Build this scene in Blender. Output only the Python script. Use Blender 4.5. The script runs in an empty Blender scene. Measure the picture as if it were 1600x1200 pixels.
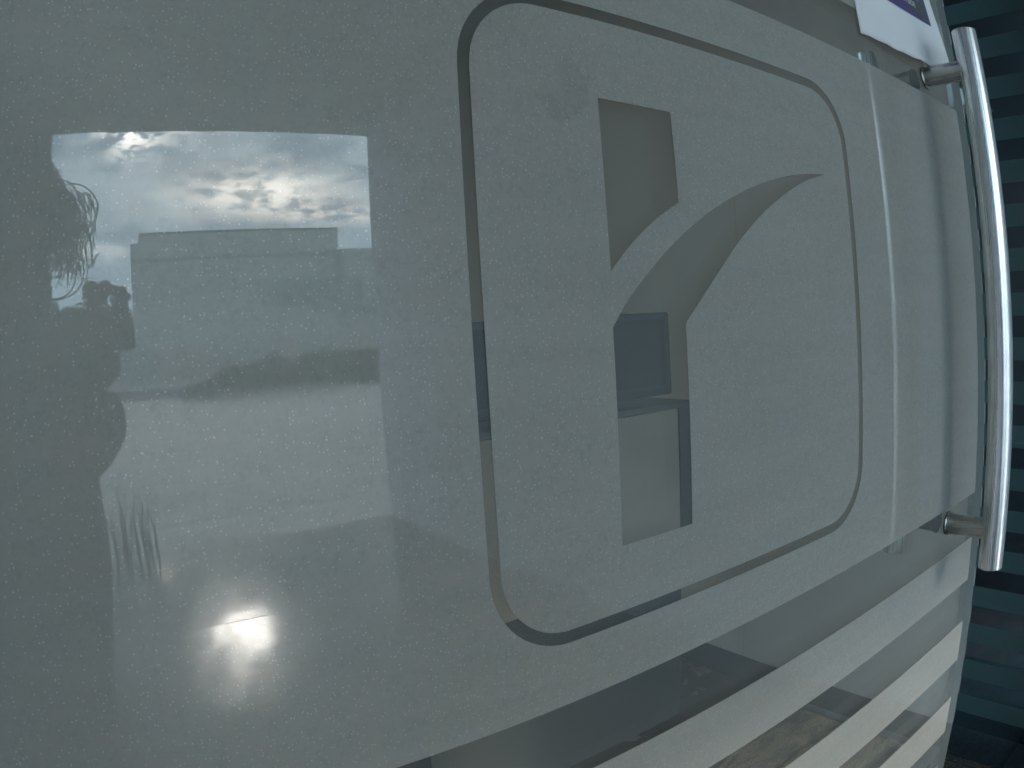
import bpy, bmesh, math, random
from mathutils import Vector, Matrix, noise
random.seed(7)
R = math.radians
sc = bpy.context.scene
COL = sc.collection

# ------------------------------------------------------------------ camera
cam = bpy.data.cameras.new('camera')
cam.type = "PANO"
camk = cam if hasattr(cam, "fisheye_polynomial_k0") else cam.cycles
camk.panorama_type = 'FISHEYE_LENS_POLYNOMIAL'
FMM = 1153.94 * 36.0 / 1600.0
cam.sensor_width = 36.0
camk.fisheye_polynomial_k0 = 0.0
camk.fisheye_polynomial_k1 = -1.0 / FMM
camk.fisheye_polynomial_k2 = 0.0
camk.fisheye_polynomial_k3 = -0.015779 / FMM ** 3
camk.fisheye_polynomial_k4 = 0.0
camk.fisheye_fov = math.pi
cam.clip_start = 0.005
cam.clip_end = 2000.0
camo = bpy.data.objects.new('camera', cam)
COL.objects.link(camo)
yaw, pit, rol = 0.58533, -0.079365, 0.061908
CAM = Vector((0.0, -0.34, 1.32))
R3 = Matrix(((math.cos(rol), 0, math.sin(rol)), (0, 1, 0), (-math.sin(rol), 0, math.cos(rol))))
R2 = Matrix(((1, 0, 0), (0, math.cos(pit), -math.sin(pit)), (0, math.sin(pit), math.cos(pit))))
R1 = Matrix(((math.cos(yaw), math.sin(yaw), 0), (-math.sin(yaw), math.cos(yaw), 0), (0, 0, 1)))
RR = R1 @ R2 @ R3
rt, up, bk = RR @ Vector((1, 0, 0)), RR @ Vector((0, 0, 1)), -(RR @ Vector((0, 1, 0)))
M = Matrix((rt, up, bk)).transposed().to_4x4()
M.translation = CAM
camo.matrix_world = M
sc.camera = camo

# ------------------------------------------------------------------ render settings
sc.render.engine = 'CYCLES'
sc.cycles.use_denoising = True
sc.cycles.use_adaptive_sampling = False
sc.cycles.max_bounces = 10
sc.cycles.glossy_bounces = 6
sc.cycles.transparent_max_bounces = 16
sc.cycles.sample_clamp_indirect = 12.0
sc.cycles.blur_glossy = 0.0
sc.view_settings.view_transform = 'Standard'
sc.view_settings.look = 'None'
sc.view_settings.exposure = 0.20
sc.view_settings.gamma = 1.0

# ------------------------------------------------------------------ sun
SUN_DIR = Vector((0.186, -1.0, 0.412)).normalized()      # towards the sun
SUN_EL = math.asin(SUN_DIR.z)
sun = bpy.data.lights.new('sun', 'SUN')
sun.energy = 0.1
sun.angle = R(10)
sun.color = (1.0, 0.95, 0.88)
suno = bpy.data.objects.new('sun', sun)
COL.objects.link(suno)
suno.rotation_euler = (-SUN_DIR).to_track_quat('-Z', 'Y').to_euler()

# ------------------------------------------------------------------ node helpers
class NT:
    def __init__(self, tree):
        self.t = tree; self.n = tree.nodes; self.l = tree.links
    def node(self, typ, **kw):
        n = self.n.new(typ)
        for k, v in kw.items(): setattr(n, k, v)
        return n
    def put(self, sock, v):
        if v is None: return
        if hasattr(v, 'links') or isinstance(v, bpy.types.NodeSocket): self.l.new(v, sock)
        else: sock.default_value = v
    def math(self, op, a, b=None, c=None, clamp=False):
        n = self.node('ShaderNodeMath', operation=op); n.use_clamp = clamp
        self.put(n.inputs[0], a); self.put(n.inputs[1], b); self.put(n.inputs[2], c)
        return n.outputs[0]
    def vmath(self, op, a, b=None, out=0):
        n = self.node('ShaderNodeVectorMath', operation=op)
        self.put(n.inputs[0], a); self.put(n.inputs[1], b)
        return n.outputs[out]
    def scale(self, v, s):
        n = self.node('ShaderNodeVectorMath', operation='SCALE')
        self.put(n.inputs[0], v); self.put(n.inputs['Scale'], s)
        return n.outputs[0]
    def mix(self, f, a, b, blend='MIX'):
        n = self.node('ShaderNodeMix', data_type='RGBA', blend_type=blend)
        self.put(n.inputs[0], f); self.put(n.inputs[6], a); self.put(n.inputs[7], b)
        return n.outputs[2]
    def noise(self, vec, scale, detail=4.0, rough=0.55, dist=0.0):
        n = self.node('ShaderNodeTexNoise'); n.noise_dimensions = '3D'
        self.put(n.inputs['Vector'], vec); n.inputs['Scale'].default_value = scale
        n.inputs['Detail'].default_value = detail; n.inputs['Roughness'].default_value = rough
        n.inputs['Distortion'].default_value = dist
        return n.outputs['Fac']
    def ramp(self, x, lo, hi, a=0.0, b=1.0, smooth=True):
        n = self.node('ShaderNodeMapRange')
        n.interpolation_type = 'SMOOTHSTEP' if smooth else 'LINEAR'
        self.put(n.inputs[0], x)
        for i, v in zip((1, 2, 3, 4), (lo, hi, a, b)): n.inputs[i].default_value = v
        return n.outputs[0]
    def comb(self, x, y, z):
        n = self.node('ShaderNodeCombineXYZ')
        self.put(n.inputs[0], x); self.put(n.inputs[1], y); self.put(n.inputs[2], z)
        return n.outputs[0]
    def rgb(self, c):
        n = self.node('ShaderNodeRGB'); n.outputs[0].default_value = (*c, 1); return n.outputs[0]

# ------------------------------------------------------------------ world: overcast sky with broken bright clouds
W = bpy.data.worlds.new('World'); sc.world = W; W.use_nodes = True
w = NT(W.node_tree); w.n.clear()
tc = w.node('ShaderNodeTexCoord')
dirv = tc.outputs['Generated']
sky = w.node('ShaderNodeTexSky'); sky.sky_type = 'NISHITA'; sky.sun_disc = False
sky.sun_elevation = SUN_EL
sky.sun_rotation = math.atan2(SUN_DIR.x, SUN_DIR.y)
sky.air_density = 1.0; sky.dust_density = 2.0
sep = w.node('ShaderNodeSeparateXYZ'); w.l.new(dirv, sep.inputs[0])
dz = w.math('MAXIMUM', sep.outputs[2], 0.0)
# cloud-layer coordinates: a flat deck seen in perspective, so clouds bunch up to the horizon
den = w.math('ADD', dz, 0.12)
cu = w.math('DIVIDE', sep.outputs[0], den); cv = w.math('DIVIDE', sep.outputs[1], den)
deck = w.comb(cu, cv, 0.0)
n1 = w.noise(deck, 2.0, 7.0, 0.58, 0.3)
n2 = w.noise(w.vmath('ADD', deck, (7.3, 2.1, 4.0)), 6.5, 6.0, 0.62, 0.4)
nn = w.math('ADD', w.math('MULTIPLY', n1, 0.65), w.math('MULTIPLY', n2, 0.35))
dst = w.vmath('MULTIPLY', dirv, (1.0, 1.0, 2.0))
nf = w.noise(w.vmath('MULTIPLY', dirv, (1.0, 1.0, 2.0)), 15.0, 9.0, 0.62, 0.25)
nd = w.noise(w.vmath('ADD', dst, (3.1, 0.4, 1.9)), 5.2, 9.0, 0.55, 0.3)
base = w.mix(w.ramp(w.math('ADD', w.math('MULTIPLY', nd, 0.6), w.math('MULTIPLY', nf, 0.4)), 0.42, 0.60), w.rgb((1.5, 2.5, 3.5)), w.rgb((3.9, 5.2, 6.1)))
low = w.ramp(dz, 0.19, 0.10)
base = w.mix(w.math('MULTIPLY', low, 0.55), base, w.rgb((3.1, 4.9, 6.2)))
base = w.mix(0.15, base, w.scale(sky.outputs[0], 0.12))
def lobe(u, v, su, sv):
    # elongated patch of sky around the direction (u, -1, v)
    a = w.math('DIVIDE', sep.outputs[0], w.math('MAXIMUM', w.math('MULTIPLY', sep.outputs[1], -1.0), 0.05))
    b = w.math('DIVIDE', sep.outputs[2], w.math('MAXIMUM', w.math('MULTIPLY', sep.outputs[1], -1.0), 0.05))
    du = w.math('DIVIDE', w.math('SUBTRACT', a, u), su); dv = w.math('DIVIDE', w.math('SUBTRACT', b, v), sv)
    r2 = w.math('ADD', w.math('MULTIPLY', du, du), w.math('MULTIPLY', dv, dv))
    return w.math('EXPONENT', w.math('MULTIPLY', r2, -1.0))
nb = w.noise(w.vmath('MULTIPLY', dirv, (1.0, 1.0, 2.2)), 30.0, 9.0, 0.62, 0.2)
nz = w.noise(w.vmath('ADD', dirv, (5.2, 1.7, 3.3)), 22.0, 8.0, 0.6, 0.6)
m1 = w.math('MULTIPLY', lobe(0.265, 0.210, 0.105, 0.030), w.ramp(w.math('ADD', w.math('MULTIPLY', nf, 0.4), w.math('MULTIPLY', nb, 0.6)), 0.40, 0.56, 0.22, 1.0))
m1b = w.math('MULTIPLY', lobe(0.38, 0.178, 0.09, 0.012), w.ramp(nb, 0.40, 0.60))
m2 = w.math('MULTIPLY', lobe(0.078, 0.297, 0.040, 0.028), w.ramp(nb, 0.45, 0.56))
m3 = w.math('MULTIPLY', lobe(0.02, 0.135, 0.12, 0.012), w.ramp(nf, 0.35, 0.6))
m4 = w.math('MULTIPLY', lobe(0.180, 0.408, 0.027, 0.024), w.ramp(nz, 0.38, 0.54, 0.12, 1.0))
m6 = w.math('MULTIPLY', lobe(0.165, 0.44, 0.05, 0.075), w.ramp(nb, 0.38, 0.62))
m5 = lobe(0.17, 0.47, 0.10, 0.07)
def addl(a, m, c):
    return w.vmath('ADD', a, w.scale(w.rgb(c), m))
col = addl(base, m1, (13.0, 11.6, 9.6))
col = addl(col, m1b, (7.0, 5.6, 4.2))
col = addl(col, m2, (17.0, 15.5, 13.5))
col = addl(col, m3, (3.0, 2.8, 2.5))
col = addl(col, m4, (1700.0, 1600.0, 1480.0))
col = addl(col, m6, (125.0, 115.0, 104.0))
col = addl(col, m5, (12.0, 11.5, 11.2))
bg = w.node('ShaderNodeBackground'); w.l.new(col, bg.inputs[0]); bg.inputs[1].default_value = 1.0
wo = w.node('ShaderNodeOutputWorld'); w.l.new(bg.outputs[0], wo.inputs[0])

# ------------------------------------------------------------------ materials
MATS = {}
def new_mat(name):
    m = bpy.data.materials.new(name); m.use_nodes = True
    t = NT(m.node_tree); t.n.clear()
    t.out = t.node('ShaderNodeOutputMaterial')
    return m, t
def pos(t):
    return t.node('ShaderNodeNewGeometry').outputs['Position']
def simple(name, c, rough=0.6, metal=0.0, var=0.12, scale=6.0, spec=0.5, bump=0.0, bscale=60.0):
    if name in MATS: return MATS[name]
    m, t = new_mat(name)
    p = pos(t)
    f = t.noise(p, scale, 5.0, 0.6)
    a = tuple(x * (1 - var) for x in c); b = tuple(min(1, x * (1 + var)) for x in c)
    colr = t.mix(t.ramp(f, 0.3, 0.7), t.rgb(a), t.rgb(b))
    s = t.node('ShaderNodeBsdfPrincipled')
    t.l.new(colr, s.inputs['Base Color']); s.inputs['Roughness'].default_value = rough
    s.inputs['Metallic'].default_value = metal
    s.inputs['Specular IOR Level'].default_value = spec
    if bump:
        b_ = t.node('ShaderNodeBump'); b_.inputs['Strength'].default_value = bump
        b_.inputs['Distance'].default_value = 0.002
        t.l.new(t.noise(p, bscale, 4.0, 0.6), b_.inputs['Height']); t.l.new(b_.outputs[0], s.inputs['Normal'])
    t.l.new(s.outputs[0], t.out.inputs[0])
    MATS[name] = m; return m

def schlick(t, f0=0.042):
    g = t.node('ShaderNodeNewGeometry')
    d = t.math('ABSOLUTE', t.vmath('DOT_PRODUCT', g.outputs['Normal'], g.outputs['Incoming'], out=1))
    k = t.math('POWER', t.math('SUBTRACT', 1.0, d, clamp=True), 5.0)
    return t.math('ADD', f0, t.math('MULTIPLY', k, 1.0 - f0))

def mat_glass(name='clear_glass', tint=(0.90, 0.93, 0.90), dust_haze=(0.075, 0.115)):
    m, t = new_mat(name)
    tr = t.node('ShaderNodeBsdfTransparent'); tr.inputs[0].default_value = (*tint, 1)
    gl = t.node('ShaderNodeBsdfGlossy'); gl.inputs['Roughness'].default_value = 0.0
    gl.inputs[0].default_value = (1, 1, 1, 1)
    mx = t.node('ShaderNodeMixShader')
    t.l.new(schlick(t), mx.inputs[0]); t.l.new(tr.outputs[0], mx.inputs[1]); t.l.new(gl.outputs[0], mx.inputs[2])
    # thin dusty layer, thickened to paint in lens haze as well
    df = t.node('ShaderNodeBsdfDiffuse'); df.inputs[0].default_value = (0.5, 0.52, 0.52, 1)
    mx2 = t.node('ShaderNodeMixShader')
    t.l.new(t.ramp(t.noise(pos(t), 5.0, 6.0, 0.65), 0.3, 0.75, *dust_haze), mx2.inputs[0])
    t.l.new(mx.outputs[0], mx2.inputs[1]); t.l.new(df.outputs[0], mx2.inputs[2])
    t.l.new(mx2.outputs[0], t.out.inputs[0])
    return m

def mat_film(name, colr, fleck=True):
    m, t = new_mat(name)
    p = pos(t)
    g1 = t.noise(p, 420.0, 3.0, 0.7)
    g2 = t.noise(p, 3.0, 5.0, 0.6)
    g3 = t.noise(p, 130.0, 3.0, 0.65)
    c = t.mix(t.ramp(g1, 0.3, 0.7, smooth=False), t.rgb(tuple(x * 0.82 for x in colr)), t.rgb(tuple(x * 1.18 for x in colr)))
    c = t.mix(t.ramp(g3, 0.35, 0.7), c, t.rgb(tuple(x * 1.12 for x in colr)))
    g4 = t.noise(t.vmath('ADD', p, (3.0, 1.0, 7.0)), 55.0, 2.0, 0.5)
    c = t.mix(t.ramp(g2, 0.3, 0.7), c, t.mix(0.5, c, t.rgb((colr[0] * 0.93, colr[1] * 1.0, colr[2] * 1.02))))
    c = t.mix(t.math('MULTIPLY', t.ramp(g4, 0.45, 0.6), 0.35), c, t.rgb((colr[0] * 1.1, colr[1] * 1.0, colr[2] * 0.97)))
    if fleck:
        rot = t.node('ShaderNodeMapping'); rot.inputs['Rotation'].default_value = (0, R(32), 0); rot.inputs['Scale'].default_value = (1.0, 1.0, 7.0)
        t.l.new(p, rot.inputs[0])
        st_ = t.noise(rot.outputs[0], 5.5, 6.0, 0.6, 0.4)
        c = t.mix(t.math('MULTIPLY', t.ramp(st_, 0.42, 0.68), 0.16), c, t.rgb(tuple(x * 1.45 for x in colr)))
        c = t.mix(t.math('MULTIPLY', t.ramp(t.noise(p, 9.0, 7.0, 0.7, 0.8), 0.52, 0.70), 0.10), c, t.rgb(tuple(x * 0.6 for x in colr)))
        # pale specks caught in and on the film
        for sc_, th, amt in ((430.0, 0.27, 0.55), (250.0, 0.15, 0.6), (110.0, 0.07, 0.8)):
            v = t.node('ShaderNodeTexVoronoi'); v.inputs['Scale'].default_value = sc_
            t.l.new(p, v.inputs['Vector'])
            sp = t.ramp(v.outputs['Distance'], th * 0.5, th, 1.0, 0.0)
            sv = t.node('ShaderNodeSeparateColor'); t.l.new(v.outputs['Color'], sv.inputs[0])
            pick = t.math('GREATER_THAN', sv.outputs[0], 0.55)
            f = t.math('MULTIPLY', t.math('MULTIPLY', sp, pick), amt)
            c = t.mix(f, c, t.rgb((0.78, 0.80, 0.78)))
        # grey rubbed smudge left on the film by a hand
        def blob(x, z, r, st=1.0):
            q = t.vmath('ADD', p, t.scale(t.vmath('SUBTRACT', t.comb(g3, t.noise(p, 31.0, 3.0), t.noise(p, 38.0, 3.0)), (0.5, 0.5, 0.5)), 0.05))
            sp_ = t.node('ShaderNodeSeparateXYZ'); t.l.new(q, sp_.inputs[0])
            a = t.math('SUBTRACT', sp_.outputs[0], x); b = t.math('MULTIPLY', t.math('SUBTRACT', sp_.outputs[2], z), st)
            d = t.math('SQRT', t.math('ADD', t.math('MULTIPLY', a, a), t.math('MULTIPLY', b, b)))
            return t.ramp(d, r * 0.2, r, 1.0, 0.0)
        c = t.mix(t.math('MULTIPLY', blob(0.268, 1.453, 0.022, 2.0), 0.20), c, t.rgb((0.05, 0.07, 0.085)))
        c = t.mix(t.math('MULTIPLY', blob(0.284, 1.468, 0.018, 0.8), 0.15), c, t.rgb((0.05, 0.07, 0.085)))
    df = t.node('ShaderNodeBsdfDiffuse'); t.l.new(c, df.inputs[0])
    tl = t.node('ShaderNodeBsdfTranslucent'); tl.inputs[0].default_value = (*[x * 1.4 for x in colr], 1)
    m1_ = t.node('ShaderNodeMixShader'); m1_.inputs[0].default_value = 0.26
    t.l.new(df.outputs[0], m1_.inputs[1]); t.l.new(tl.outputs[0], m1_.inputs[2])
    gl = t.node('ShaderNodeBsdfGlossy'); gl.inputs['Roughness'].default_value = 0.0; gl.inputs[0].default_value = (1, 1, 1, 1)
    mx = t.node('ShaderNodeMixShader')
    t.l.new(schlick(t, 0.045), mx.inputs[0]); t.l.new(m1_.outputs[0], mx.inputs[1]); t.l.new(gl.outputs[0], mx.inputs[2])
    t.l.new(mx.outputs[0], t.out.inputs[0])
    return m

def mat_steel(name='brushed_steel', st=(260.0, 260.0, 2.0), c0=(0.70, 0.69, 0.68)):
    m, t = new_mat(name)
    tcn = t.node('ShaderNodeTexCoord')
    q = t.vmath('MULTIPLY', pos(t), st)
    f = t.noise(q, 1.0, 3.0, 0.7)
    s = t.node('ShaderNodeBsdfPrincipled')
    t.l.new(t.mix(t.ramp(t.noise(pos(t), 45.0, 4.0), 0.3, 0.7), t.rgb(c0), t.rgb(tuple(x + 0.08 for x in c0))), s.inputs['Base Color'])
    s.inputs['Metallic'].default_value = 1.0
    t.l.new(t.ramp(f, 0.3, 0.7, 0.24, 0.34), s.inputs['Roughness'])
    b_ = t.node('ShaderNodeBump'); b_.inputs['Strength'].default_value = 0.03; b_.inputs['Distance'].default_value = 0.0002
    t.l.new(f, b_.inputs['Height']); t.l.new(b_.outputs[0], s.inputs['Normal'])
    t.l.new(s.outputs[0], t.out.inputs[0])
    return m

def mat_tiles(name, c1, c2, size, ox, oy, rough, grout, tilt, spec=0.5, gw=0.004):
    m, t = new_mat(name)
    p = pos(t)
    s3 = t.node('ShaderNodeSeparateXYZ'); t.l.new(p, s3.inputs[0])
    fx = t.math('DIVIDE', t.math('SUBTRACT', s3.outputs[0], ox), size[0]); fy = t.math('DIVIDE', t.math('SUBTRACT', s3.outputs[1], oy), size[1])
    ix, iy = t.math('FLOOR', fx), t.math('FLOOR', fy)
    rx, ry = t.math('FRACT', fx), t.math('FRACT', fy)
    ex = t.math('MULTIPLY', t.math('MINIMUM', rx, t.math('SUBTRACT', 1.0, rx)), size[0])
    ey = t.math('MULTIPLY', t.math('MINIMUM', ry, t.math('SUBTRACT', 1.0, ry)), size[1])
    e = t.math('MINIMUM', ex, ey)
    j = t.math('LESS_THAN', e, gw)
    wn = t.node('ShaderNodeTexWhiteNoise'); wn.noise_dimensions = '2D'
    t.l.new(t.comb(ix, iy, 0.0), wn.inputs['Vector'])
    f = t.math('ADD', t.math('MULTIPLY', t.noise(p, 3.5, 7.0, 0.6, 0.0), 0.7), t.math('MULTIPLY', t.noise(p, 90.0, 2.0, 0.6), 0.3))
    c = t.mix(t.ramp(f, 0.35, 0.65), t.rgb(c1), t.rgb(c2))
    c = t.mix(t.math('MULTIPLY', wn.outputs[0], 0.25), c, t.rgb(tuple(x * 0.6 for x in c1)))
    c = t.mix(j, c, t.rgb(grout))
    s = t.node('ShaderNodeBsdfPrincipled'); t.l.new(c, s.inputs['Base Color'])
    s.inputs['Specular IOR Level'].default_value = spec
    t.l.new(t.math('ADD', t.ramp(t.noise(p, 1.7, 6.0, 0.7), 0.35, 0.7, rough * 0.85, rough * 1.25), t.math('MULTIPLY', j, 0.5)), s.inputs['Roughness'])
    # each tile is laid a hair out of level
    off = t.scale(t.vmath('SUBTRACT', wn.outputs['Color'], (0.5, 0.5, 0.5)), tilt)
    wav = t.scale(t.vmath('SUBTRACT', t.comb(t.noise(p, 5.0, 2.0), t.noise(t.vmath('ADD', p, (4.0, 9.0, 2.0)), 5.0, 2.0), 0.5), (0.5, 0.5, 0.5)), tilt * 1.6)
    g = t.node('ShaderNodeNewGeometry')
    nrm = t.vmath('NORMALIZE', t.vmath('ADD', g.outputs['Normal'], t.vmath('ADD', off, wav)))
    t.l.new(nrm, s.inputs['Normal'])
    t.l.new(s.outputs[0], t.out.inputs[0])
    return m

def mat_foliage(name, c):
    m, t = new_mat(name)
    f = t.noise(pos(t), 4.0, 3.0)
    cc = t.mix(t.ramp(f, 0.35, 0.65), t.rgb(tuple(x * 0.6 for x in c)), t.rgb(tuple(x * 1.4 for x in c)))
    d = t.node('ShaderNodeBsdfDiffuse'); t.l.new(cc, d.inputs[0])
    tl = t.node('ShaderNodeBsdfTranslucent'); t.l.new(cc, tl.inputs[0])
    mx = t.node('ShaderNodeMixShader'); mx.inputs[0].default_value = 0.4
    t.l.new(d.outputs[0], mx.inputs[1]); t.l.new(tl.outputs[0], mx.inputs[2]); t.l.new(mx.outputs[0], t.out.inputs[0])
    return m

GLASS = mat_glass()
FILM = mat_film('frosted_film', (0.356, 0.352, 0.318))
FILM_SHADED = mat_film('shaded_frosted_film', (0.070, 0.114, 0.114), fleck=False)  # same film, with the indoor shade put into a darker colour
STEEL = mat_steel()
STEEL_POST = mat_steel('turned_steel', (260.0, 2.0, 260.0), (0.50, 0.48, 0.45))
PORCH_TILE = mat_tiles('porch_granite', (0.040, 0.038, 0.036), (0.066, 0.062, 0.056), (0.99, 0.99), 1.935, -0.11, 0.07, (0.02, 0.02, 0.02), 0.012, 0.12)
BORDER = simple('dark_granite', (0.022, 0.032, 0.038), rough=0.35, var=0.35, scale=60.0, spec=0.25)
WALLM = simple('painted_wall', (0.71, 0.735, 0.78), rough=0.8, var=0.05, scale=1.6, bump=0.3)
CEILM = simple('soffit_paint', (0.42, 0.43, 0.41), rough=0.85, var=0.06, scale=2.0)
PAVE = mat_tiles('pavement_concrete', (0.36, 0.345, 0.30), (0.52, 0.49, 0.43), (60.0, 3.02), -25.0, -9.0, 0.7, (0.14, 0.14, 0.13), 0.0, 0.3, 0.022)
ROOM = simple('room_paint', (0.56, 0.43, 0.325), rough=0.8, var=0.05, scale=1.2)
ROOMFLOOR = mat_tiles('room_floor', (0.060, 0.048, 0.038), (0.085, 0.070, 0.056), (0.6, 0.6), 0.1, 0.02, 0.25, (0.02, 0.02, 0.02), 0.002)
DARK = simple('dark_room', (0.012, 0.015, 0.02), rough=0.8, var=0.3, scale=3.0)

# ------------------------------------------------------------------ object helpers
def link(name, me, mat, parent=None):
    o = bpy.data.objects.new(name, me); COL.objects.link(o)
    if mat is not None:
        for mm in (mat if isinstance(mat, (list, tuple)) else [mat]): me.materials.append(mm)
    if parent is not None: o.parent = parent
    return o
def fin(name, bm, mat, parent=None, smooth=False, bevel=0.0):
    if bevel:
        bmesh.ops.bevel(bm, geom=list(bm.edges), offset=bevel, segments=2, affect='EDGES', clamp_overlap=True)
    bmesh.ops.recalc_face_normals(bm, faces=bm.faces)
    me = bpy.data.meshes.new(name); bm.to_mesh(me); bm.free()
    if smooth:
        for p in me.polygons: p.use_smooth = True
        me.set_sharp_from_angle(angle=R(38))
    return link(name, me, mat, parent)
def tag(o, label, cat, group=None, kind=None):
    if label: o['label'] = label
    if cat: o['category'] = cat
    if group: o['group'] = group
    if kind: o['kind'] = kind
    return o
def struct(o):
    o['kind'] = 'structure'; return o
def empty(name, loc=(0, 0, 0)):
    o = bpy.data.objects.new(name, None); COL.objects.link(o); o.location = loc; o.empty_display_size = 0.05
    return o
def box(bm, x0, y0, z0, x1, y1, z1):
    v = [bm.verts.new(c) for c in ((x0, y0, z0), (x1, y0, z0), (x1, y1, z0), (x0, y1, z0), (x0, y0, z1), (x1, y0, z1), (x1, y1, z1), (x0, y1, z1))]
    for f in ((0, 3, 2, 1), (4, 5, 6, 7), (0, 1, 5, 4), (1, 2, 6, 5), (2, 3, 7, 6), (3, 0, 4, 7)):
        bm.faces.new([v[i] for i in f])
def boxobj(name, b, mat, parent=None, bevel=0.0):
    bm = bmesh.new(); box(bm, *b); return fin(name, bm, mat, parent, bevel=bevel)
def tube(bm, pts, rad, seg=12, cap=True):
    pts = [Vector(p) for p in pts]; n = len(pts)
    rads = rad if isinstance(rad, (list, tuple)) else [rad] * n
    rings = []
    ref = None
    for i, p in enumerate(pts):
        d = (pts[min(i + 1, n - 1)] - pts[max(i - 1, 0)]).normalized()
        if ref is None:
            ref = d.orthogonal().normalized()
        ref = (ref - d * ref.dot(d)).normalized()
        b = d.cross(ref)
        rings.append([bm.verts.new(p + (ref * math.cos(a) + b * math.sin(a)) * rads[i]) for a in [2 * math.pi * k / seg for k in range(seg)]])
    for a, b in zip(rings, rings[1:]):
        for k in range(seg):
            bm.faces.new((a[k], a[(k + 1) % seg], b[(k + 1) % seg], b[k]))
    if cap:
        bm.faces.new(rings[0][::-1]); bm.faces.new(rings[-1])
def catmull(pts, n=8):
    out = []
    P = [pts[0]] + list(pts) + [pts[-1]]
    for i in range(1, len(P) - 2):
        p0, p1, p2, p3 = (Vector(P[k]) for k in (i - 1, i, i + 1, i + 2))
        for s in range(n):
            t = s / n
            out.append(0.5 * ((2 * p1) + (-p0 + p2) * t + (2 * p0 - 5 * p1 + 4 * p2 - p3) * t * t + (-p0 + 3 * p1 - 3 * p2 + p3) * t ** 3))
    out.append(Vector(pts[-1]))
    return out
def flat_fill(loops):
    """even-odd filled flat mesh data from closed 2-D loops (x, z), lying in the plane y = 0"""
    cu_ = bpy.data.curves.new('fill', 'CURVE'); cu_.dimensions = '2D'; cu_.fill_mode = 'BOTH'
    for lp in loops:
        s = cu_.splines.new('POLY'); s.points.add(len(lp) - 1); s.use_cyclic_u = True
        for i, q in enumerate(lp): s.points[i].co = (q[0], q[1], 0, 1)
    o = bpy.data.objects.new('fill', cu_); COL.objects.link(o)
    dg = bpy.context.evaluated_depsgraph_get()
    me = bpy.data.meshes.new_from_object(o.evaluated_get(dg))
    bpy.data.objects.remove(o); bpy.data.curves.remove(cu_)
    me.materials.clear()
    for v in me.vertices: v.co = (v.co.x, 0.0, v.co.y)
    return me

# ------------------------------------------------------------------ the setting: ground, porch, front wall, room
XW = 2.10          # right-hand porch wall
YP = -4.54         # outer end of the porch
ZC = 2.815         # porch ceiling
struct(boxobj('ground', (-400, -900, -0.35, 400, -4.56, -0.15), PAVE))
struct(boxobj('porch_floor', (-3.2, YP, -0.30, 1.934, -0.014, 0.0), PORCH_TILE))
struct(boxobj('floor_border', (1.936, YP, -0.30, XW, -0.014, 0.0), BORDER))
tag(boxobj('porch_step', (-3.2, -4.90, -0.30, XW, YP - 0.004, -0.075), simple('step_stone', (0.30, 0.30, 0.28), rough=0.6), bevel=0.006),
    'low stone step at the open end of the porch, seen mirrored in the door', 'step')
wr = boxobj('porch_wall', (XW + 0.002, YP, -0.30, XW + 0.25, -0.03, ZC), WALLM)
tag(wr, 'pale lilac grey painted side wall of the porch mirrored right of the open view', 'wall')
bm = bmesh.new()
for k in range(1, 4):
    yy = -0.2 - k * 1.12
    box(bm, XW - 0.0015, yy - 0.002, 0.0, XW + 0.0015, yy + 0.002, ZC)
fin('panel_joint', bm, simple('joint_shadow_gap', (0.12, 0.12, 0.13)), wr)
tag(boxobj('porch_pier', (-0.95, YP, -0.30, -0.155, YP + 0.30, ZC), WALLM), 'painted pier closing the left side of the porch opening', 'pier')
tag(boxobj('added_side_wall', (-2.45, YP, -0.30, -2.202, -0.03, ZC), WALLM), 'unseen wall added left of the pier to narrow the sky light', 'wall')  # out of view, put in to cut sky light from the left
# ceiling with a slightly ragged plaster edge
bm = bmesh.new()
N = 90; rows = []
for i in range(N + 1):
    x = -3.2 + (XW + 0.25 + 3.2) * i / N
    z = ZC + 0.006 * noise.noise(Vector((x * 5, 0, 0))) + 0.004 * noise.noise(Vector((x * 21, 3, 0)))
    rows.append([bm.verts.new(c) for c in ((x, YP - 0.12, z + 0.35), (x, YP - 0.12, z), (x, YP + 0.01, ZC + 0.002), (x, -0.03, ZC + 0.002), (x, -0.03, ZC + 0.35))])
for a, b in zip(rows, rows[1:]):
    for k in range(5):
        bm.faces.new((a[k], b[k], b[(k + 1) % 5], a[(k + 1) % 5]))
bm.faces.new(rows[0]); bm.faces.new(rows[-1][::-1])
tag(fin('porch_ceiling', bm, CEILM), 'grey painted porch ceiling mirrored above the patch of sky', 'ceiling')
# front wall round the doorway
bm = bmesh.new()
box(bm, -3.20, -0.028, -0.3, -0.175, 0.15, 3.2)
box(bm, -0.175, -0.028, 2.32, XW + 0.25, 0.15, 3.2)
box(bm, XW + 0.06, -0.028, -0.3, XW + 0.25, 0.15, 2.32)
tag(fin('front_wall', bm, WALLM), 'painted front wall framing the glass doorway', 'wall')
tag(boxobj('door_sill', (-0.175, -0.013, -0.30, XW + 0.06, 0.15, -0.001), BORDER), 'dark granite threshold under the glass doors', 'threshold')

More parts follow.
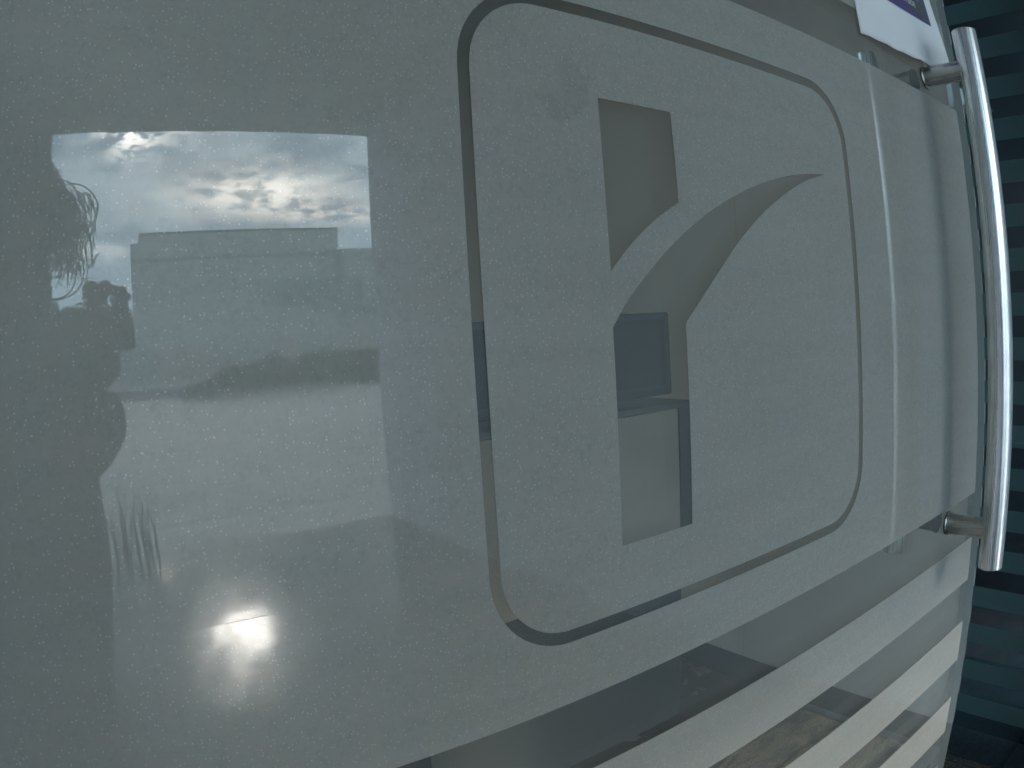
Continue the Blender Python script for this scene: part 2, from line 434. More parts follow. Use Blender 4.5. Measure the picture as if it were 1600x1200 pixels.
# room behind the doors
struct(boxobj('room_floor', (-3.0, 0.151, -0.30, 1.932, 6.0, -0.002), ROOMFLOOR))
struct(boxobj('room_floor_border', (1.934, 0.151, -0.30, 2.6, 6.0, -0.002), BORDER))
bm = bmesh.new()
box(bm, -3.0, 5.0, 0.0, XW + 0.02, 5.15, 2.9)
box(bm, -3.15, 0.151, 0.0, -3.0, 5.15, 2.9)
box(bm, -3.0, 0.151, 0.0, -1.2, 0.30, 2.9)
tag(fin('room_wall', bm, ROOM), 'plain grey brown wall inside behind the clear logo cutouts', 'wall')
bm = bmesh.new()
box(bm, -3.15, 0.151, 2.9, -1.9, 5.15, 3.0); box(bm, -0.3, 0.151, 2.9, 3.4, 5.15, 3.0)  # hole left in the ceiling, added to brighten the room
box(bm, -1.899, 0.151, 2.9, -0.301, 1.5, 3.0); box(bm, -1.899, 2.9, 2.9, -0.301, 5.15, 3.0)
tag(fin('room_ceiling', bm, CEILM), 'plain room ceiling with an added hole that lets daylight in', 'ceiling')
bm = bmesh.new()
box(bm, 3.2, 0.151, 0.0, 3.3, 5.0, 2.9)
box(bm, XW + 0.02, 1.75, 0.0, 3.2, 1.85, 2.9)
tag(fin('side_room_wall', bm, DARK), 'dark wall seen between the frosted stripes beyond the door edge', 'wall')
struct(boxobj('side_room_floor', (2.602, 0.151, -0.30, 3.2, 1.75, -0.002), DARK))
tag(boxobj('partition_wall', (XW + 0.001, 0.405, 0.0, XW + 0.021, 5.0, 2.9), ROOM), 'grey wall continuing behind the striped glass panel', 'wall')
# things in the room seen through the cut-outs
sh = empty('wall_screen', (2.2, 4.9, 0.8))
def inroom(name, u0, u1, v0, v1, Y, th, mat, parent=None, bev=0.0):
    yv = Y + 0.34
    o = boxobj(name, (u0 * yv, Y, 1.32 + v0 * yv, u1 * yv, Y + th, 1.32 + v1 * yv), mat, parent, bev)
    return o
bpy.data.objects.remove(sh)
scr = empty('monitor', (1.1, 1.20, 1.08))
inroom('bezel', 0.42, 1.036, -0.150, 0.009, 1.20, 0.03, simple('dark_teal_plastic', (0.022, 0.034, 0.036), rough=0.45), scr, 0.004)
inroom('screen', 0.44, 1.020, -0.130, -0.004, 1.196, 0.003, simple('teal_screen_glass', (0.030, 0.042, 0.036), rough=0.25), scr)
inroom('foot', 0.68, 0.84, -0.1645, -0.1505, 1.19, 0.12, simple('dark_teal_plastic', (0.022, 0.034, 0.036)), scr, 0.002)
tag(scr, 'wide dark teal monitor seen inside through the stem of the logo', 'monitor')
cnt = empty('reception_counter', (1.2, 1.12, 0.0))
inroom('front_panel', 0.42, 1.050, -0.50, -0.181, 1.14, 0.45, simple('counter_laminate', (0.34, 0.275, 0.225), rough=0.5), cnt)
inroom('counter_top', 0.40, 1.090, -0.180, -0.168, 1.12, 0.50, simple('counter_top_laminate', (0.12, 0.11, 0.105), rough=0.4), cnt, 0.004)
inroom('plinth', 0.45, 1.049, -0.86, -0.501, 1.20, 0.30, simple('plinth_laminate', (0.04, 0.042, 0.042), rough=0.5), cnt)
inroom('end_post', 1.0515, 1.087, -0.50, -0.1815, 1.135, 0.40, simple('dark_laminate', (0.09, 0.095, 0.10), rough=0.5), cnt)
tag(cnt, 'pale reception counter with dark end post seen through the foot of the logo', 'counter')
for o_ in list(scr.children) + list(cnt.children):
    pl_ = o_.parent.location; o_.location = (-pl_.x, -pl_.y, -pl_.z)

# ------------------------------------------------------------------ glass door leaf with film, logo and handles
XL, XR, TH = -0.155, 0.966, 0.012
door = empty('glass_door', (XL, 0, 0))
tag(door, 'closed frosted glass door with a clear outlined logo and steel pull handle', 'door')
pane = boxobj('glass_pane', (XL, 0.0, 0.012, XR, TH, 2.30), GLASS, door, bevel=0.0012)
EDGE, te = new_mat('polished_glass_edge')
s_ = te.node('ShaderNodeBsdfPrincipled'); s_.inputs['Base Color'].default_value = (0.26, 0.29, 0.26, 1); s_.inputs['Roughness'].default_value = 0.3
te.l.new(s_.outputs[0], te.out.inputs[0])
pane.data.materials.append(EDGE)
for p in pane.data.polygons:
    if abs(p.normal.y) < 0.9: p.material_index = 1

def rounded(x0, z0, x1, z1, r, n=14):
    out = []
    for cx, cz, a0 in ((x1 - r, z1 - r, 0), (x0 + r, z1 - r, 90), (x0 + r, z0 + r, 180), (x1 - r, z0 + r, 270)):
        for k in range(n + 1):
            a = R(a0 + 90 * k / n); out.append((cx + r * math.cos(a), cz + r * math.sin(a)))
    return out
def rect(x0, z0, x1, z1): return [(x0, z0), (x1, z0), (x1, z1), (x0, z1)]
FT, FB = 1.572, 1.079
RO = (0.2015, 1.1230, 0.6095, 1.5255)
outer = rounded(*RO, 0.056)
inner = rounded(RO[0] + 0.0078, RO[1] + 0.0085, RO[2] - 0.0078, RO[3] - 0.0085, 0.048)
arc1 = [(0.3685, 1.397), (0.349, 1.3865), (0.331, 1.3745), (0.316, 1.3625), (0.3025, 1.3495)]
piece1 = [(0.3025, 1.461), (0.3685, 1.461)] + [tuple(v)[:2] for v in catmull([Vector((a, b, 0)) for a, b in arc1])]
up2 = [(0.3015, 1.315), (0.315, 1.331), (0.338, 1.3515), (0.367, 1.373), (0.404, 1.3945), (0.448, 1.4135), (0.492, 1.427), (0.529, 1.4345), (0.565, 1.4385)]
dn2 = [(0.565, 1.4385), (0.530, 1.4285), (0.496, 1.4135), (0.461, 1.394), (0.430, 1.3715), (0.409, 1.353), (0.388, 1.334), (0.3675, 1.315)]
cv2 = lambda P: [tuple(v)[:2] for v in catmull([Vector((a, b, 0)) for a, b in P])]
piece2 = cv2(up2) + cv2(dn2)[1:] + [(0.3675, 1.1765), (0.3015, 1.1765)]
FR_ = XR - 0.032
loops = [rect(XL + 0.002, FB, FR_, FT), outer, inner, piece1, piece2]
P_ = 0.0605
zb = [FB - P_ * k for k in range(1, 17)]
for k in range(0, 15, 2):
    loops.append(rect(XL + 0.002, zb[k + 1], FR_, zb[k]))
z = FT + P_
while z < 2.2:
    loops.append(rect(XL + 0.002, z, FR_, z + P_)); z += 2 * P_
fme = flat_fill(loops)
film = link('frosted_film', fme, FILM, door)
film.location = (-XL, -0.0008, 0)
for ch in (pane,): ch.location = (-XL, 0, 0)

# handle: bowed tube, two posts, washers; one on each face of the glass
def make_handle(sign, parent):
    HX = 0.838
    def Y(y): return y if sign < 0 else TH - y
    def pt(z): return (HX, Y(-0.0652 + 0.0012 * ((z - 1.328) / 0.312) ** 2), z)
    bm = bmesh.new()
    n = 40; zz = [1.016 + (1.640 - 1.016) * i / n for i in range(n + 1)]
    pts = [pt(z) for z in zz]
    r = 0.0154
    tube(bm, pts, r, 40, cap=False)
    # slightly rounded solid ends
    for i, s in ((0, -1), (n, 1)):
        c = Vector(pts[i]); ringr = []
        for (rr, dzz) in ((r, 0.0), (r - 0.0004, 0.0008), (r - 0.0012, 0.0012)):
            ringr.append([bm.verts.new(c + Vector((rr * math.cos(2 * math.pi * k / 40), rr * math.sin(2 * math.pi * k / 40), s * dzz))) for k in range(40)])
        for a, b in zip(ringr, ringr[1:]):
            for k in range(40): bm.faces.new((a[k], a[(k + 1) % 40], b[(k + 1) % 40], b[k]))
        bm.faces.new(ringr[-1])
    h = fin('pull_handle', bm, STEEL, parent, smooth=True)
    h.location = (-XL, 0, 0)
    for zc in (1.5935, 1.0615):
        bm = bmesh.new(); ye = pt(zc)[1]
        tube(bm, [(HX, Y(-0.0045), zc), (HX, ye, zc)], 0.0126, 32)
        fin('post', bm, STEEL_POST, h, smooth=True)
        bm = bmesh.new()
        tube(bm, [(HX, Y(-0.0011), zc), (HX, Y(-0.0022), zc)], 0.0142, 32)
        fin('washer', bm, simple('black_rubber', (0.03, 0.025, 0.03), rough=0.6), h)
        bm = bmesh.new()
        tube(bm, [(HX, Y(-0.0023), zc), (HX, Y(-0.0034), zc), (HX, Y(-0.0044), zc)], [0.0140, 0.0141, 0.0130], 32)
        fin('flange', bm, STEEL_POST, h)
    return h
make_handle(-1, door)
h2 = make_handle(1, door); h2['label'] = 'matching steel pull handle on the inner face of the glass'

# paper notice taped on the glass
paper = empty('paper_notice', (0.676, 0, 1.6))
tag(paper, 'white printed notice with purple box taped above the upper handle post', 'notice')
bm = bmesh.new()
NX, NZ = 44, 40
px0, px1, pz1 = 0.676, 0.890, 1.905
grid = []
def paper_y(x, z):
    u = (x - px0) / (px1 - px0); zz_ = max(0.0, 1 - (z - 1.60) / 0.14)
    return -0.0022 - 0.0035 * u - 0.019 * (max(0, u - 0.25) / 0.75) ** 1.6 * zz_ ** 1.2 - 0.003 * math.sin(u * 5) * zz_
def paper_bottom(x):
    u = (x - px0) / (px1 - px0)
    return 1.604 + 0.004 * u + 0.0025 * noise.noise(Vector((u * 7, 0, 5))) + 0.010 * max(0, u - 0.78) / 0.22
for i in range(NX + 1):
    x = px0 + (px1 - px0) * i / NX
    zb_ = paper_bottom(x)
    grid.append([bm.verts.new((x, paper_y(x, zb_ + (pz1 - zb_) * k / NZ), zb_ + (pz1 - zb_) * k / NZ)) for k in range(NZ + 1)])
for a, b in zip(grid, grid[1:]):
    for k in range(NZ): bm.faces.new((a[k], b[k], b[k + 1], a[k + 1]))
sheet = fin('sheet', bm, simple('white_paper', (0.80, 0.81, 0.83), rough=0.8, var=0.03), paper, smooth=True)
sm = sheet.modifiers.new('thick', 'SOLIDIFY'); sm.thickness = 0.0003
bm = bmesh.new(); grid = []
bx0, bx1, bz0, bz1 = 0.700, 0.868, 1.668, 1.86
for i in range(25):
    x = bx0 + (bx1 - bx0) * i / 24
    grid.append([bm.verts.new((x, paper_y(x, bz0 + (bz1 - bz0) * k / 20) - 0.0007, bz0 + (bz1 - bz0) * k / 20)) for k in range(21)])
for a, b in zip(grid, grid[1:]):
    for k in range(20): bm.faces.new((a[k], b[k], b[k + 1], a[k + 1]))
fin('printed_box', bm, simple('purple_print', (0.085, 0.075, 0.20), rough=0.7, var=0.1), paper, smooth=True)
bm = bmesh.new(); grid = []
for i in range(25):
    x = 0.812 + (bx1 - 0.003 - 0.812) * i / 24
    grid.append([bm.verts.new((x, paper_y(x, bz0 + 0.006 + 0.1 * k / 10) - 0.0010, bz0 + 0.006 + 0.1 * k / 10)) for k in range(11)])
for a, b in zip(grid, grid[1:]):
    for k in range(10): bm.faces.new((a[k], b[k], b[k + 1], a[k + 1]))
fin('printed_panel', bm, simple('grey_print', (0.075, 0.085, 0.11), rough=0.7, var=0.1), paper, smooth=True)
def text_on_paper(s, size, xc, zb_):
    cu_ = bpy.data.curves.new('t', 'FONT'); cu_.body = s; cu_.size = size; cu_.align_x = 'CENTER'; cu_.offset = size * 0.02
    o = bpy.data.objects.new('t', cu_); COL.objects.link(o)
    me = bpy.data.meshes.new_from_object(o.evaluated_get(bpy.context.evaluated_depsgraph_get()))
    bpy.data.objects.remove(o)
    me.materials.clear()
    for v in me.vertices:
        x, z_ = xc + v.co.x, zb_ + v.co.y
        v.co = (x, paper_y(x, z_) - 0.0014, z_)
    return link('printed_text', me, simple('pale_print', (0.62, 0.64, 0.60), rough=0.7, var=0.03), paper)
text_on_paper('OUTSIDE', 0.0105, 0.812, 1.6835)
text_on_paper('FOOTWEAR', 0.0125, 0.812, 1.6975)
for c in paper.children: c.location = (-0.676, 0, -1.6)
# clear tape over the right-hand paper edge
tp = boxobj('tape_strip', (0.885, -0.0050, 1.66, 0.925, -0.0042, 1.90), GLASS, paper); tp.location = (-0.676, 0, -1.6)

# ------------------------------------------------------------------ striped glass panel beyond the door's free edge
pan = empty('striped_glass_panel', (XW - 0.012, 0.03, 0))
tag(pan, 'dark glass panel with horizontal frosted stripes beyond the door handle', 'glass panel')
a = boxobj('glass_pane', (XW - 0.012, 0.03, 0.006, XW, 0.44, 2.30), mat_glass('dim_clear_glass', (0.62, 0.70, 0.72), (0.0, 0.01)), pan, bevel=0.001)
lp = []
z = 0.063
while z < 2.25:
    lp.append(rect(0.033, z, 0.437, z + 0.0635)); z += 0.1225
me = flat_fill(lp)
for v in me.vertices: v.co = (XW - 0.0128, v.co.x, v.co.z)
b = link('frosted_stripes', me, FILM_SHADED, pan)
for c in (a, b): c.location = (-(XW - 0.012), -0.03, 0)
tag(boxobj('low_block', (XW + 0.012, 0.02, 0.0, XW + 0.05, 0.145, 0.20), simple('dull_red_paint', (0.16, 0.07, 0.075), rough=0.6), bevel=0.003),
    'dull red block low behind the striped glass panel', 'block')

# doormat just inside the door
mat_ = empty('doormat', (1.55, 0.66, 0))
def matmesh(name, b, m, bump):
    bm = bmesh.new(); nx, ny = 60, 60
    g = []
    for i in range(nx + 1):
        g.append([])
        for j in range(ny + 1):
            x = b[0] + (b[2] - b[0]) * i / nx; y = b[1] + (b[3] - b[1]) * j / ny
            e = 0 if i in (0, nx) or j in (0, ny) else 1
            g[-1].append(bm.verts.new((x, y, 0.001 + e * (bump + 0.003 * noise.noise(Vector((x * 30, y * 30, 0)))))))
    for i in range(nx):
        for j in range(ny): bm.faces.new((g[i][j], g[i + 1][j], g[i + 1][j + 1], g[i][j + 1]))
    return fin(name, bm, m, mat_, smooth=True)
COIR, t = new_mat('worn_coir')
p = pos(t)
c = t.mix(t.ramp(t.noise(t.vmath('MULTIPLY', p, (1.0, 3.0, 1.0)), 4.0, 6.0, 0.65, 0.8), 0.38, 0.62), t.rgb((0.13, 0.10, 0.07)), t.rgb((0.60, 0.38, 0.20)))
c = t.mix(t.ramp(t.noise(p, 240.0, 2.0), 0.4, 0.7), c, t.rgb((0.12, 0.10, 0.08)))
d = t.node('ShaderNodeBsdfDiffuse'); t.l.new(c, d.inputs[0]); t.l.new(d.outputs[0], t.out.inputs[0])
mm_ = matmesh('coir_pile', (1.154, 0.394, 1.896, 0.926), COIR, 0.012)
mm_.location = (-1.55, -0.66, 0)
bm = bmesh.new()
box(bm, 1.12, 0.36, 0.001, 1.93, 0.392, 0.012); box(bm, 1.12, 0.928, 0.001, 1.93, 0.96, 0.012)
box(bm, 1.12, 0.392, 0.001, 1.152, 0.928, 0.012); box(bm, 1.898, 0.392, 0.001, 1.93, 0.928, 0.012)
fr = fin('rubber_frame', bm, simple('grey_rubber', (0.10, 0.11, 0.11), rough=0.5), mat_); fr.location = (-1.55, -0.66, 0)
tag(mat_, 'worn brown doormat in a rubber frame inside, seen through the lowest clear stripes', 'doormat')

# ------------------------------------------------------------------ outdoors (seen mirrored in the glass)
def yr(yv): return -(yv - 0.34)
bl = empty('warehouse', (10, yr(45), 0))
bl_m, t = new_mat('warehouse_cladding')
p = pos(t); s3 = t.node('ShaderNodeSeparateXYZ'); t.l.new(p, s3.inputs[0])
rib = t.math('FRACT', t.math('MULTIPLY', s3.outputs[0], 1.0))
c = t.mix(t.ramp(t.noise(p, 0.35, 5.0, 0.6), 0.3, 0.7), t.rgb((0.44, 0.465, 0.44)), t.rgb((0.53, 0.54, 0.50)))
c = t.mix(t.math('LESS_THAN', rib, 0.05), c, t.rgb((0.41, 0.43, 0.41)))
s_ = t.node('ShaderNodeBsdfPrincipled'); t.l.new(c, s_.inputs['Base Color']); s_.inputs['Roughness'].default_value = 0.6; t.l.new(s_.outputs[0], t.out.inputs[0])
def blk(name, b, m, par, bev=0.0):
    o = boxobj(name, b, m, par, bev); o.location = (-par.location.x, -par.location.y, 0); return o
yb = yr(45)
bm = bmesh.new(); box(bm, 3.5, yb - 25, -0.15, 17.0, yb, 8.35)
for v in bm.verts:
    if v.co.x < 4 and v.co.y < yb - 5: v.co.x = 6.0
ed = [e for e in bm.edges if any(v.co.y > yb - 1 for v in e.verts) and all(v.co.x < 6.1 for v in e.verts) and all(v.co.z > 8 for v in e.verts)]
bmesh.ops.bevel(bm, geom=ed, offset=0.5, segments=5, affect='EDGES')
o = fin('wall', bm, bl_m, bl); o.location = (-10, -yb, 0)
blk('annex', (17.002, yb - 22, -0.15, 30.0, yb + 0.4, 7.0), bl_m, bl)
blk('cornice', (3.45, yb, 6.75, 16.99, yb + 0.12, 6.95), simple('band_grey', (0.36, 0.385, 0.37)), bl)
blk('roof_rim', (4.1, yb - 0.2, 8.352, 17.0, yb + 0.05, 8.45), simple('rim_dark', (0.16, 0.17, 0.17)), bl)
WD = simple('dark_window_glass', (0.27, 0.34, 0.34), rough=0.4)
for i in range(3):
    blk('window', (12.4 + i * 2.2, yb + 0.02 + (0.42 if 12.4 + i * 2.2 > 16 else 0), 3.6, 14.1 + i * 2.2, yb + 0.06 + (0.42 if 12.4 + i * 2.2 > 16 else 0), 5.2), WD, bl)
blk('awning', (17.2, yb + 0.42, 3.1, 19.6, yb + 1.2, 3.5), WD, bl)
for x in (13.55, 13.85):
    bm = bmesh.new(); tube(bm, [(x, yb - 0.5, 8.4), (x + 0.02, yb - 0.5, 8.85)], 0.03, 6)
    o = fin('vent_pipe', bm, simple('rim_dark', (0.16, 0.17, 0.17)), bl); o.location = (-10, -yb, 0)
tag(bl, 'long pale warehouse with a lower annex across the road, mirrored under the clouds', 'building')
tag(boxobj('boundary_wall', (2.0, yr(36.2), -0.15, 60.0, yr(36), 1.55), simple('lime_wall', (0.40, 0.39, 0.36), var=0.1, scale=0.6)), 'low pale boundary wall in front of the warehouse', 'wall')
struct(boxobj('road', (-200, yr(31), -0.146, 200, yr(23.5), -0.142), simple('asphalt', (0.12, 0.12, 0.12), rough=0.8, scale=0.5)))

GREEN = mat_foliage('leaf_green', (0.095, 0.115, 0.080))
BARK = simple('bark', (0.10, 0.085, 0.07), rough=0.9, var=0.3)
def leaves(bm, c, rad, n, size, squash=1.0):
    for _ in range(n):
        while True:
            v = Vector((random.uniform(-1, 1), random.uniform(-1, 1), random.uniform(-1, 1)))
            if v.length < 1: break
        v = v.normalized() * (v.length ** 0.4)
        p = Vector(c) + Vector((v.x * rad, v.y * rad, v.z * rad * squash))
        a = Vector((random.gauss(0, 1), random.gauss(0, 1), random.gauss(0, 1))).normalized() * size * random.uniform(.6, 1.3)
        b = a.orthogonal().normalized() * size * 0.5
        bm.faces.new([bm.verts.new(p - a), bm.verts.new(p + b), bm.verts.new(p + a), bm.verts.new(p - b)])
def tree(x, yv, h, w_, label, clumps=85):
    y = yr(yv); t_ = empty('tree', (x, y, -0.15))
    bm = bmesh.new(); tube(bm, [(0, 0, 0), (0.1, 0, h * 0.35), (0, 0.1, h * 0.75)], [h * .03, h * .022, h * .01], 8)
    for k in range(5):
        a = k * 1.3; tube(bm, [(0.08, 0, h * (.3 + .08 * k)), (math.cos(a) * w_ * .35, math.sin(a) * w_ * .35, h * (.5 + .08 * k))], [h * .012, h * .004], 6)
    fin('trunk', bm, BARK, t_)
    bm = bmesh.new()
    for k in range(clumps):
        a = random.uniform(0, 6.28); r = w_ * 0.5 * math.sqrt(random.random()) * 0.75
        zc = h * random.uniform(0.20, 0.93); sh_ = 1 - 0.75 * abs(zc / h - 0.5)
        leaves(bm, (math.cos(a) * r * sh_, math.sin(a) * r * sh_, zc), w_ * random.uniform(.09, .17), 170, 0.085)
    fin('crown', bm, GREEN, t_)
    tag(t_, label, 'tree', 'trees left of the warehouse'); return t_
tree(1.55, 52, 6.9, 3.0, 'tall narrow tree just left of the warehouse')
tree(3.1, 53, 6.6, 2.3, 'second tall tree, its crown nearly touching the warehouse corner', 75)
tree(0.1, 50, 5.0, 4.2, 'low rounded dark tree further left of the tall pair')
tree(-2.4, 48, 5.6, 3.6, 'bushy tree at the far left edge of the mirrored sky')
bm = bmesh.new()
for k in range(520):
    x = random.uniform(-7, 4.4); hh = 4.6 + 0.8 * noise.noise(Vector((x * 0.7, 0, 2)))
    leaves(bm, (x, yr(56) + random.uniform(-1.5, 1.5), -0.15 + hh * random.uniform(0.05, 0.93)), random.uniform(.5, .85), 80, 0.20)
tag(fin('scrub', bm, GREEN), 'far dark scrub filling the ground under the trees', 'scrub', kind='stuff')
# clipped hedge in front of the boundary wall
hd = empty('hedge', (7.0, yr(21.5), -0.15))
bm = bmesh.new()
for k in range(260):
    x = 3.0 + 8.6 * random.random() ** 0.75; y = yr(21.5) + random.uniform(-.5, .5)
    hh = (1.0 + 0.30 * noise.noise(Vector((x * 1.3, 0, 8)))) * min(1.0, 0.45 + (x - 3.4) * 0.4)
    leaves(bm, (x, y, -0.15 + hh * random.uniform(0.1, 1.0)), random.uniform(.10, .24), 60, 0.06)
o = fin('foliage', bm, GREEN, hd); o.location = (-7.0, -yr(21.5), 0.15)
bm = bmesh.new()
for k in range(20):
    x = 4.9 + k * 0.36; tube(bm, [(x, yr(21.5), -0.15), (x + .05, yr(21.5), 0.5)], [.02, .01], 6)
o = fin('stem', bm, BARK, hd); o.location = (-7.0, -yr(21.5), 0.15)
tag(hd, 'dark clipped hedge beyond the pavement mirrored beside the porch wall', 'hedge')
# spindly plant at the edge of the porch
pl = empty('spiky_plant', (0.22, -4.75, -0.15))
bm = bmesh.new()
for k in range(16):
    x0 = random.uniform(-.30, .16); hgt = random.uniform(.22, .50)
    tube(bm, [(x0, random.uniform(-.08, .08), 0.02), (x0 + random.uniform(-.02, .02), 0, hgt * .6), (x0 + random.uniform(-.05, .05), 0, hgt)], [.011, .009, .001], 6)
fin('leaf_blades', bm, GREEN, pl)
bm = bmesh.new()
for k in range(9):
    a = Vector((-.06, 0, .05)); pts = [a]
    dx = random.uniform(-.05, .09)
    for s in range(5):
        a = a + Vector((dx + random.uniform(-.03, .03), random.uniform(-.02, .02), random.uniform(.10, .16))); pts.append(a)
    tube(bm, pts, [.006, .005, .004, .003, .002, .001], 5)
    for s in (2, 3, 4):
        q = pts[s]; tube(bm, [q, q + Vector((random.uniform(-.12, .12), 0, .10))], [.002, .001], 4)
fin('twigs', bm, BARK, pl)
tag(pl, 'spindly plant with upright blades at the left edge of the porch', 'plant')

# ------------------------------------------------------------------ photographer (seen only as a reflection)
SKIN = simple('skin', (0.32, 0.19, 0.13), rough=0.55, var=0.06, scale=12)
SHIRT = simple('teal_grey_shirt', (0.05, 0.075, 0.085), rough=0.9, var=0.2, scale=9)
JEANS = simple('blue_jeans', (0.030, 0.045, 0.085), rough=0.9, var=0.25, scale=40)
def skin_mesh(name, verts, edges, radii, mat, parent, root=0, sub=2):
    me = bpy.data.meshes.new(name); me.from_pydata([tuple(v) for v in verts], edges, [])
    o = bpy.data.objects.new(name, me); COL.objects.link(o)
    m_ = o.modifiers.new('s', 'SKIN'); m_.use_smooth_shade = True
    for i, r in enumerate(radii):
        me.skin_vertices[0].data[i].radius = (r, r) if not isinstance(r, tuple) else r
        me.skin_vertices[0].data[i].use_root = (i == root)
    u = o.modifiers.new('u', 'SUBSURF'); u.levels = sub; u.render_levels = sub
    me2 = bpy.data.meshes.new_from_object(o.evaluated_get(bpy.context.evaluated_depsgraph_get()))
    bpy.data.objects.remove(o)
    for q in me2.polygons: q.use_smooth = True
    me2.materials.clear()
    return link(name, me2, mat, parent)
per = empty('person', (-0.21, -0.85, 0))
tag(per, 'person with curly hair holding a small camera, mirrored at the left edge of the glass', 'person')
V_ = [(-.148, -.85, .94), (-.128, -.85, 1.06), (-.135, -.85, 1.17), (-.165, -.85, 1.265), (-.15, -.845, 1.375), (-.135, -.83, 1.44), (-.125, -.825, 1.515),   # spine, neck, head
      (-.045, -.84, 1.285), (-.038, -.79, 1.185), (.016, -.62, 1.228), (.018, -.48, 1.262), (.0, -.44, 1.272),       # right arm
      (-.30, -.85, 1.285), (-.42, -.86, 1.12), (-.45, -.78, .95), (-.455, -.76, .88),                          # left arm
      (-.11, -.85, .84), (-.125, -.84, .48), (-.13, -.87, .09), (-.13, -.76, .04),
      (-.27, -.85, .84), (-.31, -.84, .48), (-.32, -.87, .09), (-.33, -.76, .04)]
E_ = [(0, 1), (1, 2), (2, 3), (3, 4), (4, 5), (5, 6), (3, 7), (7, 8), (8, 9), (9, 10), (10, 11), (3, 12), (12, 13), (13, 14), (14, 15),
      (0, 16), (16, 17), (17, 18), (18, 19), (0, 20), (20, 21), (21, 22), (22, 23)]
Rr = [.150, .146, .14, .105, .048, .056, .088, .054, .046, .042, .030, .028, .058, .045, .028, .034, .085, .058, .042, .035, .085, .058, .042, .035]
body = skin_mesh('body', V_, E_, Rr, SKIN, per)
body.location = (0.21, 0.85, 0)
# clothes: the body's own surface pushed out, cut to shirt and trousers
def clothes(name, keep, off, mat):
    me = body.data.copy(); bm = bmesh.new(); bm.from_mesh(me); bm.normal_update()
    for v in bm.verts: v.co += v.normal * off
    bmesh.ops.delete(bm, geom=[f for f in bm.faces if not keep(f.calc_center_median())], context='FACES')
    bm.to_mesh(me); bm.free(); me.materials.clear(); me.name = name
    o = link(name, me, mat, per); o.location = body.location; return o
clothes('shirt', lambda c: c.z > 0.98 and c.z < 1.35 and (c.y < -0.70), 0.012, SHIRT)
clothes('trousers', lambda c: c.z < 0.985 and c.z > 0.10 and c.x > -0.425, 0.010, JEANS)
for sx in (-.13, -.33):
    bm = bmesh.new()
    rr_ = bmesh.ops.create_uvsphere(bm, u_segments=20, v_segments=12, radius=1.0)
    for v in rr_['verts']: v.co = Vector((sx + v.co.x * .047, -.80 + v.co.y * .135, max(0.002, .045 + v.co.z * .055)))
    fin('shoe', bm, simple('dark_shoe', (0.04, 0.04, 0.04)), per, smooth=True).location = (0.21, 0.85, 0)
# face and curly hair
bm = bmesh.new()
HC = Vector((-.125, -.827, 1.520))
def sph(bm, c, r, sx=1, sy=1, sz=1, n=10):
    rr = bmesh.ops.create_uvsphere(bm, u_segments=n * 2, v_segments=n, radius=r)
    for v in rr['verts']: v.co = Vector((v.co.x * sx, v.co.y * sy, v.co.z * sz)) + Vector(c)
sph(bm, HC + Vector((0, .088, -.012)), .013, .8, 1.2, 1.5)
fin('nose', bm, SKIN, body, smooth=True)
for s1 in (-1, 1):
    bm = bmesh.new(); sph(bm, HC + Vector((s1 * .084, 0, -.01)), .022, .4, .8, 1.4)
    fin('ear', bm, SKIN, body, smooth=True)
    bm = bmesh.new(); sph(bm, HC + Vector((s1 * .03, .076, .012)), .012)
    fin('eye', bm, simple('eye_white', (0.5, 0.5, 0.48)), body, smooth=True)
bm = bmesh.new(); sph(bm, HC + Vector((0, .080, -.045)), .022, 1, .35, .35)
fin('mouth', bm, simple('lips', (0.30, 0.10, 0.09)), body, smooth=True)
bm = bmesh.new()
sph(bm, HC + Vector((0, -.022, .028)), .098, 1.0, 1.0, 1.0, 14)
for k in range(1300):
    th = random.uniform(0, 2 * math.pi); ph = math.acos(random.uniform(-0.45, 1))
    d = Vector((math.sin(ph) * math.cos(th), math.sin(ph) * math.sin(th), math.cos(ph)))
    if d.y > 0.45 and d.z < 0.55: continue
    p0 = HC + Vector((0, -.02, .02)) + d * 0.085
    L = random.uniform(.04, .105) * (1.1 if d.z < 0.3 else 0.8); cr = random.uniform(.010, .024); tw = random.uniform(12, 30); phs = random.uniform(0, 6)
    sd = d.orthogonal().normalized(); se = d.cross(sd)
    pts = []
    for s in range(12):
        q = s / 11
        pts.append(p0 + d * L * q * (1 - .25 * q) + Vector((0, 0, -0.03)) * q * q + (sd * math.cos(tw * q + phs) + se * math.sin(tw * q + phs)) * cr * q)
    tube(bm, pts, [.0010] * 11 + [.0005], 3, cap=False)
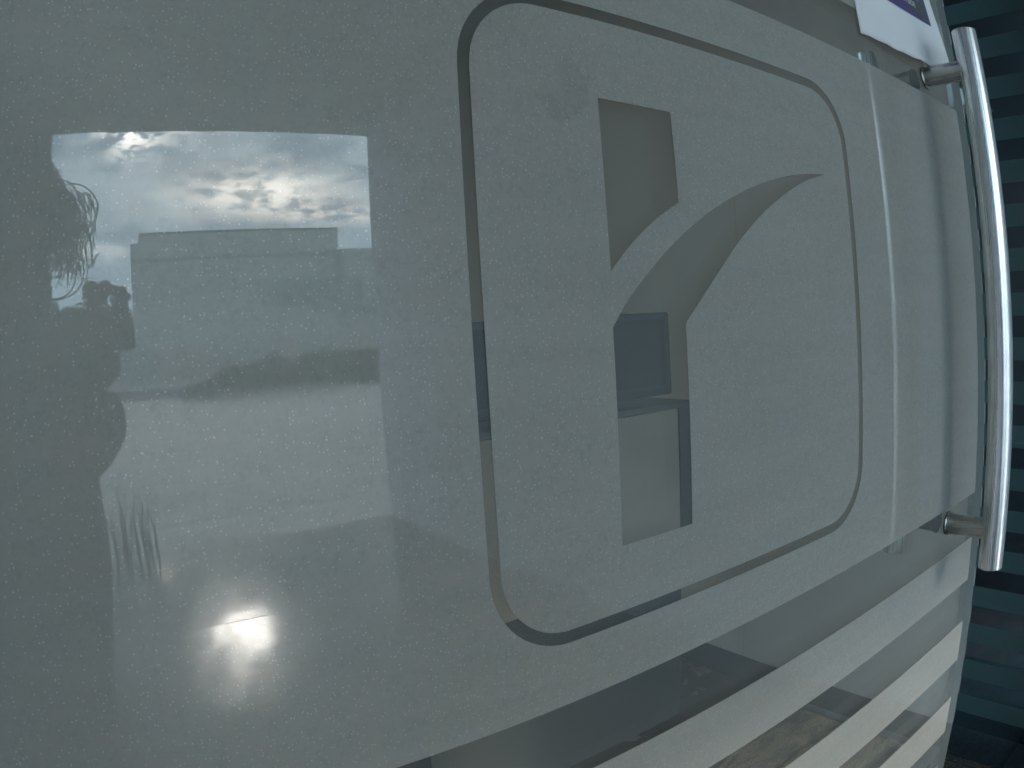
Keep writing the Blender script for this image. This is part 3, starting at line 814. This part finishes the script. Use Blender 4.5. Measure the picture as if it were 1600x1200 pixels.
# a few long stray curls
for k in range(9):
    st = HC + Vector((random.uniform(.07, .10), random.uniform(-.03, .02), random.uniform(-.04, .08)))
    pts = [st]; a = random.uniform(-.5, .9); 
    for s in range(14):
        a -= random.uniform(.12, .42)
        pts.append(pts[-1] + Vector((math.cos(a) * .011, 0, math.sin(a) * .011 )))
    tube(bm, pts, .0011, 5, cap=False)
hair = fin('hair', bm, simple('dark_brown_hair', (0.09, 0.06, 0.04), rough=0.5, var=0.3, scale=30), body, smooth=True)
# hand holding the camera: palm grown with five finger chains
HV = [(.0, -.412, 1.285), (.004, -.385, 1.288), (.012, -.375, 1.300)]
HE = [(0, 1), (1, 2)]; HR = [.024, (.016, .026), (.012, .022)]
for k, (dx, L) in enumerate(((-.022, .062), (-.006, .070), (.010, .066), (.025, .052))):
    b_ = len(HV)
    HV += [(dx, -.374, 1.288), (dx * 1.1, -.352 + 0.0, 1.276 - 0.002 * k), (dx * 1.1, -.3455, 1.283 + L * .10), (dx * 1.05, -.349, 1.291)]
    HE += [(1, b_), (b_, b_ + 1), (b_ + 1, b_ + 2), (b_ + 2, b_ + 3)]
    HR += [.0095, .0085, .0078, .0070]
b_ = len(HV)
HV += [(-.030, -.392, 1.296), (-.040, -.386, 1.318), (-.034, -.384, 1.338)]
HE += [(1, b_), (b_, b_ + 1), (b_ + 1, b_ + 2)]; HR += [.011, .009, .0075]
HV = [(x, y - 0.022, z - 0.012) for x, y, z in HV]
hand = skin_mesh('hand', HV, HE, HR, SKIN, body)
# the small camera itself, just behind the lens position
ac = empty('action_camera', (0.0, -0.36, 1.295))
tag(ac, 'small dark grey camera held in the mirrored hand', 'camera')
bm = bmesh.new(); box(bm, -.030, -.012, -.004, .030, .010, .038)
fin('case', bm, simple('camera_grey', (0.10, 0.11, 0.12), rough=0.5), ac, bevel=0.003)
bm = bmesh.new(); tube(bm, [(0, .0105, .025), (0, .0135, .025)], .010, 24)
fin('lens_ring', bm, simple('lens_black', (0.02, 0.02, 0.025), rough=0.2), ac)

sc.cycles.samples = 64
